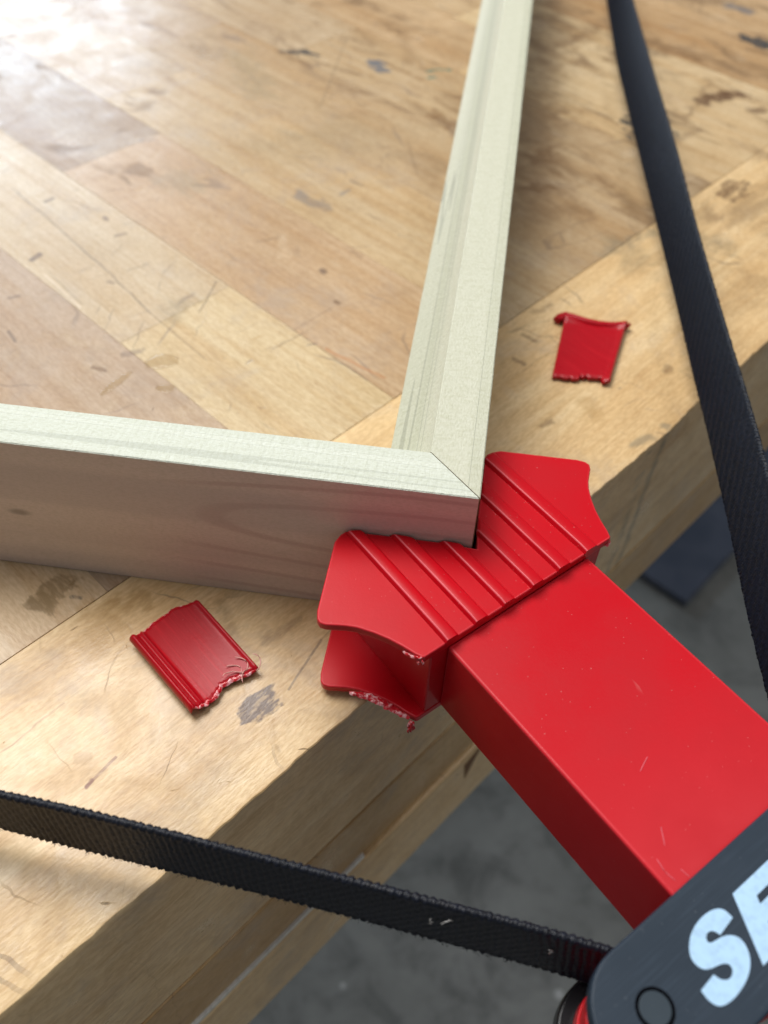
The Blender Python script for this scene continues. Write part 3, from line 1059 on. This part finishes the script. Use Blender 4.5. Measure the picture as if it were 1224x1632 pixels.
def ring(name, u, v, r0, r1, z, mat, parent, a0=0, a1=2 * math.pi, n=48):
    x, y = UV(u, v)
    vs, fs = [], []
    for i in range(n + 1):
        t = a0 + (a1 - a0) * i / n
        for r, zz in ((r0, z - .0003), (r0, z), (r1, z), (r1, z - .0003)):
            vs.append((x + r * math.cos(t), y + r * math.sin(t), zz))
    for i in range(n):
        for j in range(3):
            fs.append((i * 4 + j, (i + 1) * 4 + j, (i + 1) * 4 + j + 1, i * 4 + j + 1))
    o = mesh(name, vs, fs, mat, parent)
    bm = bmesh.new()
    bm.from_mesh(o.data)
    bmesh.ops.recalc_face_normals(bm, faces=bm.faces)
    if sum(f.normal.z for f in bm.faces) < 0:
        bmesh.ops.reverse_faces(bm, faces=bm.faces)
    bm.to_mesh(o.data)
    bm.free()
    return o


PU, PV = .1405, -.0596
pin = cyl('pivot_pin', PU, PV, .0041, .0485, .05035, PINM, cover, 40, None, .0002)
for sgn in (-1, 1):
    ring('pin_groove', PU, sgn * -PV if sgn > 0 else PV,   .0041, .0050, .05030, INK, cover)

# lettering on the cover: S and E (mm along / across the clamp axis)
SP = [(137.95, -26.72), (135.47, -26.84), (133.94, -28.12), (133.07, -30.97), (133.0, -34.74), (133.86, -38.39), (135.36, -41.1), (137.3, -43.12),
      (139.41, -43.7), (141.47, -43.15), (142.64, -41.56), (143.21, -39.25), (143.79, -37.69), (144.67, -36.49), (145.99, -36.59), (146.87, -37.66),
      (147.16, -39.14), (146.64, -40.38), (145.56, -41.33), (144.02, -41.71), (144.57, -47.15), (147.01, -47.48), (149.43, -46.71), (150.57, -44.42),
      (150.74, -40.18), (149.77, -35.19), (147.89, -31.69), (145.39, -29.7), (142.69, -29.06), (140.74, -30.15), (139.41, -32.38), (138.99, -34.94),
      (138.56, -36.71), (137.59, -36.86), (136.73, -36.06), (136.39, -34.52), (137.29, -33.29), (138.8, -32.81)]


def chaikin(p, keep, n=2):
    for _ in range(n):
        q = []
        nk = set()
        for i in range(len(p)):
            a, b, c = p[i - 1], p[i], p[(i + 1) % len(p)]
            if i in keep:
                nk.add(len(q))
                q.append(b)
            else:
                q.append((b[0] * .75 + a[0] * .25, b[1] * .75 + a[1] * .25))
                q.append((b[0] * .75 + c[0] * .25, b[1] * .75 + c[1] * .25))
        p, keep = q, nk
    return p


sp = chaikin(SP, {0, 19, 20, 37})
prism('letter', [UV(u * .001, v * .001) for u, v in sp], .0500, .05032, LETTER, cover, 0)


def E(s, t):          # s across the letter, t down it (0..1)
    return ((133.95 + 16.28 * t - .05 * s) * .001, (-21.83 - 7.8 * t + 15.2 * s) * .001)


EP = [(0, 0), (1, 0), (1, .255), (.45, .255), (.45, .375), (.9, .375), (.9, .625), (.45, .625), (.45, .745), (1, .745), (1, 1), (0, 1)]
prism('letter', [UV(*E(s, t)) for s, t in EP], .0500, .05032, LETTER, cover, 0)


# ------------------------------------------------------------------ webbing
def web_mat():
    N = NT('navy_webbing')
    P = N.n('ShaderNodeNewGeometry').outputs['Position']
    a = N.noise(P, 700, 3, .7).outputs[0]
    b = N.noise(P, 40, 3, .6).outputs[0]
    col = N.mix(N.ramp(a, .35, .7), (.0009, .0015, .0045), (.0032, .0058, .015))
    col = N.mix(N.ramp(b, .55, .8, 0, .4), col, (.008, .011, .022))
    N.put(N.b.inputs['Base Color'], col)
    N.b.inputs['Roughness'].default_value = .5
    N.b.inputs['Specular IOR Level'].default_value = .36
    N.b.inputs['Sheen Weight'].default_value = .06
    N.b.inputs['Sheen Roughness'].default_value = .4
    N.b.inputs['Sheen Tint'].default_value = (.35, .5, .9, 1)
    N.put(N.b.inputs['Normal'], N.bump(a, .6, .0003))
    return N.m


WEB = web_mat()


def interp(tab, s):
    if s <= tab[0][0]:
        a, b = tab[0], tab[1]
    elif s >= tab[-1][0]:
        a, b = tab[-2], tab[-1]
    else:
        for a, b in zip(tab, tab[1:]):
            if a[0] <= s <= b[0]:
                break
    f = (s - a[0]) / (b[0] - a[0])
    return tuple(a[i] + (b[i] - a[i]) * f for i in range(1, len(a)))


def smooth_tab(tab, s, h):
    k = [interp(tab, s + d * h) for d in (-1, -.5, 0, .5, 1)]
    return Vector([sum(q[i] for q in k) / 5 for i in range(3)])


def strap(name, edge_lo, edge_hi, s0, s1, step, thick, disp, face_dir, label):
    """edge_lo / edge_hi: tables (s, x, y, z) of the two long edges"""
    vs, fs = [], []
    n = int(abs(s1 - s0) / step)
    MA, ME = 34, 5
    prev = None
    arc = 0.0
    rings = []
    for i in range(n + 1):
        s = s0 + (s1 - s0) * i / n
        lo = smooth_tab(edge_lo, s, .02)
        hi = smooth_tab(edge_hi, s, .02)
        c = (lo + hi) / 2
        if prev is not None:
            arc += (c - prev).length
        prev = c
        rings.append((lo, hi, c, arc))
    for i, (lo, hi, c, arc) in enumerate(rings):
        t = (rings[min(i + 1, n)][2] - rings[max(i - 1, 0)][2]).normalized()
        ax = (hi - lo)
        w = ax.length
        ax.normalize()
        nor = ax.cross(t).normalized()
        if nor.dot(Vector(face_dir)) < 0:
            nor = -nor
        ring_pts = []
        for j in range(MA + 1):
            ring_pts.append((-1 + 2 * j / MA, 1))
        for j in range(MA + 1):
            ring_pts.append((1 - 2 * j / MA, -1))
        for a, side in ring_pts:
            ee = max(0, (abs(a) - .90) / .10)
            th = thick / 2 * math.sqrt(max(0.0, 1 - ee * ee * .92))
            d = disp(arc, a * w / 2, side, w)
            edge_w = w / 2 * a * (1 + (.010 * math.sin(arc / .0012 * 2 * math.pi + side) + .012 * noise.noise(Vector((arc * 900, a, 2)))) * (1 if abs(a) > .93 else 0))
            vs.append(c + ax * edge_w + nor * side * (th + d))
    m = 2 * (MA + 1)
    for i in range(n):
        for j in range(m):
            fs.append((i * m + j, (i + 1) * m + j, (i + 1) * m + (j + 1) % m, i * m + (j + 1) % m))
    fs.append(tuple(range(m)))
    fs.append(tuple(n * m + j for j in range(m))[::-1])
    o = mesh(name, vs, fs, WEB, clamp, True, label)
    bm = bmesh.new()
    bm.from_mesh(o.data)
    bmesh.ops.recalc_face_normals(bm, faces=bm.faces)
    bm.to_mesh(o.data)
    bm.free()
    return o


def disp_rib(arc, a, side, w):
    p = .0023
    slow = noise.noise(Vector((arc * 35, a * 30, 4)))
    ph = (arc + .12 * a + .0007 * noise.noise(Vector((arc * 110, a * 90, 0))) + .0009 * slow) / p
    r = abs(math.sin(math.pi * ph))
    d = .00034 * (r - .5) * (.75 + .8 * slow)
    d += .00006 * math.sin(2 * math.pi * (a / .0009 + arc / .004))
    # twisted edge cords
    if abs(a) > w * .43:
        d += .00036 * abs(math.sin(math.pi * (arc / .0026 + .4 * slow + (.35 if side > 0 else -.35))))
    d += .00022 * noise.noise(Vector((arc * 1500, a * 1500, side)))
    return d


def disp_twill(arc, a, side, w):
    jit = .0002 * noise.noise(Vector((arc * 300, a * 300, 1)))
    ph = (arc * .75 - a * 1.15 + jit) / .00120
    ph2 = (arc * .9 + a * .8 + jit) / .00120
    d = .00021 * math.sin(2 * math.pi * ph) + .00021 * math.sin(2 * math.pi * ph2)
    if abs(a) > w * .45:
        d += .00026 * math.sin(2 * math.pi * arc / .0019)
    d += .0009 * (.3 - (abs(a) / (w / 2)) ** 2) * .35
    d += .00010 * noise.noise(Vector((arc * 1200, a * 1200, 1)))
    return d


LT = [(-.1314, -.1096, .038), (-.1018, -.1109, .038), (-.0791, -.1131, .038), (-.0533, -.1154, .038), (-.0287, -.1176, .038), (-.0072, -.1194, .038),
      (.0123, -.1211, .038), (.0298, -.1227, .038), (.0469, -.1245, .038), (.056, -.126, .038)]
LB = [(-.1378, -.1128, .013), (-.1164, -.1147, .013), (-.082, -.1172, .013), (-.0546, -.1192, .013), (-.0285, -.1211, .013), (-.0055, -.1235, .013),
      (.0153, -.1255, .013), (.0339, -.1269, .013), (.0448, -.128, .013), (.056, -.130, .013)]
lt = [(x, x, y - .0006, z) for x, y, z in LT]
lb = [(x, x, y + .0010, z) for x, y, z in LB]
strap('strap', lb, lt, -.30, .056, .00026, .0020, disp_rib, (0, -1, .2), 'black ribbed webbing standing on edge at the lower left')
RB = [(.0615, .6108, .018), (.0673, .4913, .018), (.0732, .4221, .018), (.0805, .3385, .018), (.0867, .2686, .018), (.0913, .2148, .018), (.0955, .1631, .018),
      (.0981, .1297, .018), (.1012, .0992, .018), (.1028, .0716, .018), (.1054, .0404, .018), (.1064, .0097, .018), (.1085, -.0085, .018), (.11, -.0291, .018), (.1125, -.05, .018), (.120, -.062, .018)]
RT = [(.0759, .5512, .04), (.087, .4131, .04), (.0947, .3222, .04), (.0999, .2385, .04), (.1056, .1708, .04), (.1099, .1209, .04), (.1119, .1075, .04), (.1132, .0765, .04),
      (.1146, .0674, .04), (.1165, .03, .04), (.118, -.01, .04), (.119, -.04, .04), (.121, -.062, .04)]
rb = [(-y, x, y, z) for x, y, z in RB]
rt = [(-y, x, y, z) for x, y, z in RT]
strap('strap', rb, rt, -.80, .062, .00034, .0018, disp_twill, (-1, 0, .5), 'navy woven webbing running away at the upper right')

# lint on the near strap
LINT = plain('lint', (.55, .54, .52), .8)
for (x, z) in ((.0005, .030), (.0065, .0325), (.0335, .0300)):
    y = interp(lt, x)[1] - .0022
    p = Vector((x, y - .0003, z))
    pts = [p]
    for q in range(12):
        p = p + Vector((random.uniform(-.0007, .0007), random.uniform(-.0002, .0001), random.uniform(-.0007, .0006)))
        pts.append(p)
    mesh('lint', *tube(pts, .00018, 5), LINT, clamp, True)
# stray fibres along the edges of the near strap
fb = []
for k in range(260):
    x = random.uniform(-.15, .05)
    top = random.random() < .35
    y = interp(lt if top else lb, x)[1]
    z = (.0378 if top else .0131)
    p = Vector((x, y - .001, z))
    d = Vector((random.uniform(-1, 1), random.uniform(-.9, .1), (1 if top else -1) * random.uniform(.1, 1))).normalized()
    L = random.uniform(.0004, .0013)
    pts = [p + d * L * t + Vector((random.uniform(-1, 1), 0, random.uniform(-1, 1))) * .0002 for t in (0, .33, .66, 1)]
    fb.append(tube(pts, .00007, 3))
fo = mesh('strap_fuzz', *join(fb), WEB, clamp, True)
fo['kind'] = 'stuff'


# ------------------------------------------------------------------ broken pieces
def shard(name, label, left, right, nrow, ncol, thick, zf, jag0, jag1, loc, seed):
    """left/right: long side polylines (x, y); rows run between them; ends are ragged"""
    o = thing(name, label, 'plastic piece', loc, 'red plastic pieces broken off the clamp')
    Lp, Rp = lerp_pts(left, nrow), lerp_pts(right, nrow)
    vs, fs = [], []
    for layer in (0, 1):
        for i in range(nrow):
            for j in range(ncol):
                t = j / (ncol - 1)
                x = Lp[i][0] * (1 - t) + Rp[i][0] * t
                y = Lp[i][1] * (1 - t) + Rp[i][1] * t
                s = i / (nrow - 1)
                x0, y0 = (Lp[0][0] * (1 - t) + Rp[0][0] * t, Lp[0][1] * (1 - t) + Rp[0][1] * t)
                x1, y1 = (Lp[-1][0] * (1 - t) + Rp[-1][0] * t, Lp[-1][1] * (1 - t) + Rp[-1][1] * t)
                e0, e1 = jag0(t), jag1(t)
                ss = s * (1 - e0 - e1) + e0
                x, y = x0 + (x1 - x0) * ss + (x - (x0 + (x1 - x0) * s)), y0 + (y1 - y0) * ss + (y - (y0 + (y1 - y0) * s))
                z = zf(ss, t)
                if layer == 0:
                    rnd = .0006 * (max(0, 1 - min(i, nrow - 1 - i) / 1.0) + max(0, 1 - min(j, ncol - 1 - j) / 1.0))
                    vs.append((x, y, z + thick - rnd))
                else:
                    vs.append((x, y, max(z, .0002) if thick < .01 else .0002))
    n = nrow * ncol
    for i in range(nrow - 1):
        for j in range(ncol - 1):
            a = i * ncol + j
            fs.append((a, a + 1, a + ncol + 1, a + ncol))
            fs.append((n + a, n + a + ncol, n + a + ncol + 1, n + a + 1))
    for i in range(nrow - 1):
        for j in (0, ncol - 1):
            a = i * ncol + j
            fs.append((a, a + ncol, n + a + ncol, n + a))
    for j in range(ncol - 1):
        for i in (0, nrow - 1):
            a = i * ncol + j
            fs.append((a, a + 1, n + a + 1, n + a))
    b = mesh('shell', vs, fs, RED_SCRAP, o, True)
    bm = bmesh.new()
    bm.from_mesh(b.data)
    bmesh.ops.recalc_face_normals(bm, faces=bm.faces)
    bm.to_mesh(b.data)
    bm.free()
    b.data.set_sharp_from_angle(angle=R(50))
    return o


def za(s, t):      # hollow sheet, thick rolled lip along t = 0
    z = .0012 + .0010 * (t - .5) ** 2 * 4
    z += .0028 * math.exp(-((t - .05) / .05) ** 2) + .0012 * math.exp(-((t - .17) / .025) ** 2)
    z += .0006 * math.exp(-((t - .97) / .03) ** 2)
    return z


def jagA0(t):
    return -.075 * max(0, math.sin(math.pi * (t - .12) / .95)) - .02 * math.exp(-((t - .70) / .1) ** 2) + .018 * noise.noise(Vector((t * 16, 3, 0)))


def jagA1(t):
    return (.075 * math.exp(-((t - .60) / .24) ** 2) + .030 * noise.noise(Vector((t * 9, 5, 0))) + .028 * noise.noise(Vector((t * 37, 5, 0)))) * min(1, t * 4)


AL, AR = [(-.1244, -.0333), (-.0926, -.0592)], [(-.1033, -.0115), (-.0728, -.0372)]
pa = shard('broken_piece', 'torn red clamp piece with shiny rolled lip beside the dark knot, left of the jaw', AL, AR,
           44, 70, .0022, za, jagA0, jagA1, (-.0985, -.0355, 0), 1)


def on_a(s, t, up=0.0):
    q = [(AL[0][k] * (1 - t) + AR[0][k] * t) * (1 - s) + (AL[1][k] * (1 - t) + AR[1][k] * t) * s for k in (0, 1)]
    return (q[0], q[1], za(s, t) + .0016 + up)


# curled shreds
sh = []
for base, dirs in (((-.0795, -.0408, .0040), 1), ((-.0770, -.0395, .0042), 2), ((-.0745, -.0385, .0040), 2)):
    for k in range(dirs):
        p = Vector(base) + Vector((random.uniform(-.001, .001), random.uniform(-.001, .001), 0))
        a = random.uniform(0, 6.28)
        pts = [p]
        for q in range(8):
            a += random.uniform(-.1, .6)
            p = p + Vector((math.cos(a) * .0011, math.sin(a) * .0011, random.uniform(-.0001, .0005)))
            pts.append(p)
        sh.append(tube(pts, .00022, 5))
PALESH = plain('pale_shred', (.78, .38, .33), .4)
mesh('curled_shred', *join(sh), PALESH, pa, True)
# rough whitened crumb line at the torn end
ragged([on_a(1 - jagA1(t) - .004, t) for t in [i / 24 for i in range(1, 24)]], .0024, .0006, 'torn_edge', pa, 2.2, 70)
ragged([on_a(jagA0(t) + .006, t) for t in [i / 20 for i in range(1, 20)]], .0010, .0003, 'torn_edge', pa, 6.2, 50)


def zb(s, t):
    z = .0012 + .0024 * math.exp(-(s / .07) ** 2) + .0012 * math.exp(-((t - .97) / .05) ** 2)
    return z


pb = shard('broken_piece', 'small flat red clamp piece with a rolled top edge lying right of the pale rail', [(.0372, .2000), (.0318, .1502)],
           [(.0700, .1985), (.0604, .1502)], 40, 34, .0022, zb,
           lambda t: .09 * math.sin(math.pi * t) * .9,
           lambda t: max(0, .012 + (.05 if .48 < t < .86 else 0) + .03 * noise.noise(Vector((t * 18, 9, 0)))), (.051, .176, 0), 2)
# the hooked end of its rolled edge
v1, f1 = tube(lerp_pts([(.0332, .1970, .0026), (.0342, .1990, .0028), (.0375, .2012, .0030), (.0430, .1996, .0030), (.0490, .1976, .0030), (.0550, .1966, .0030),
                        (.0610, .1966, .0030), (.0660, .1975, .0031), (.0700, .1990, .0030), (.0712, .1978, .0026)], 28), .0023, 12)
mesh('rolled_edge', v1, f1, RED_SCRAP, pb, True)
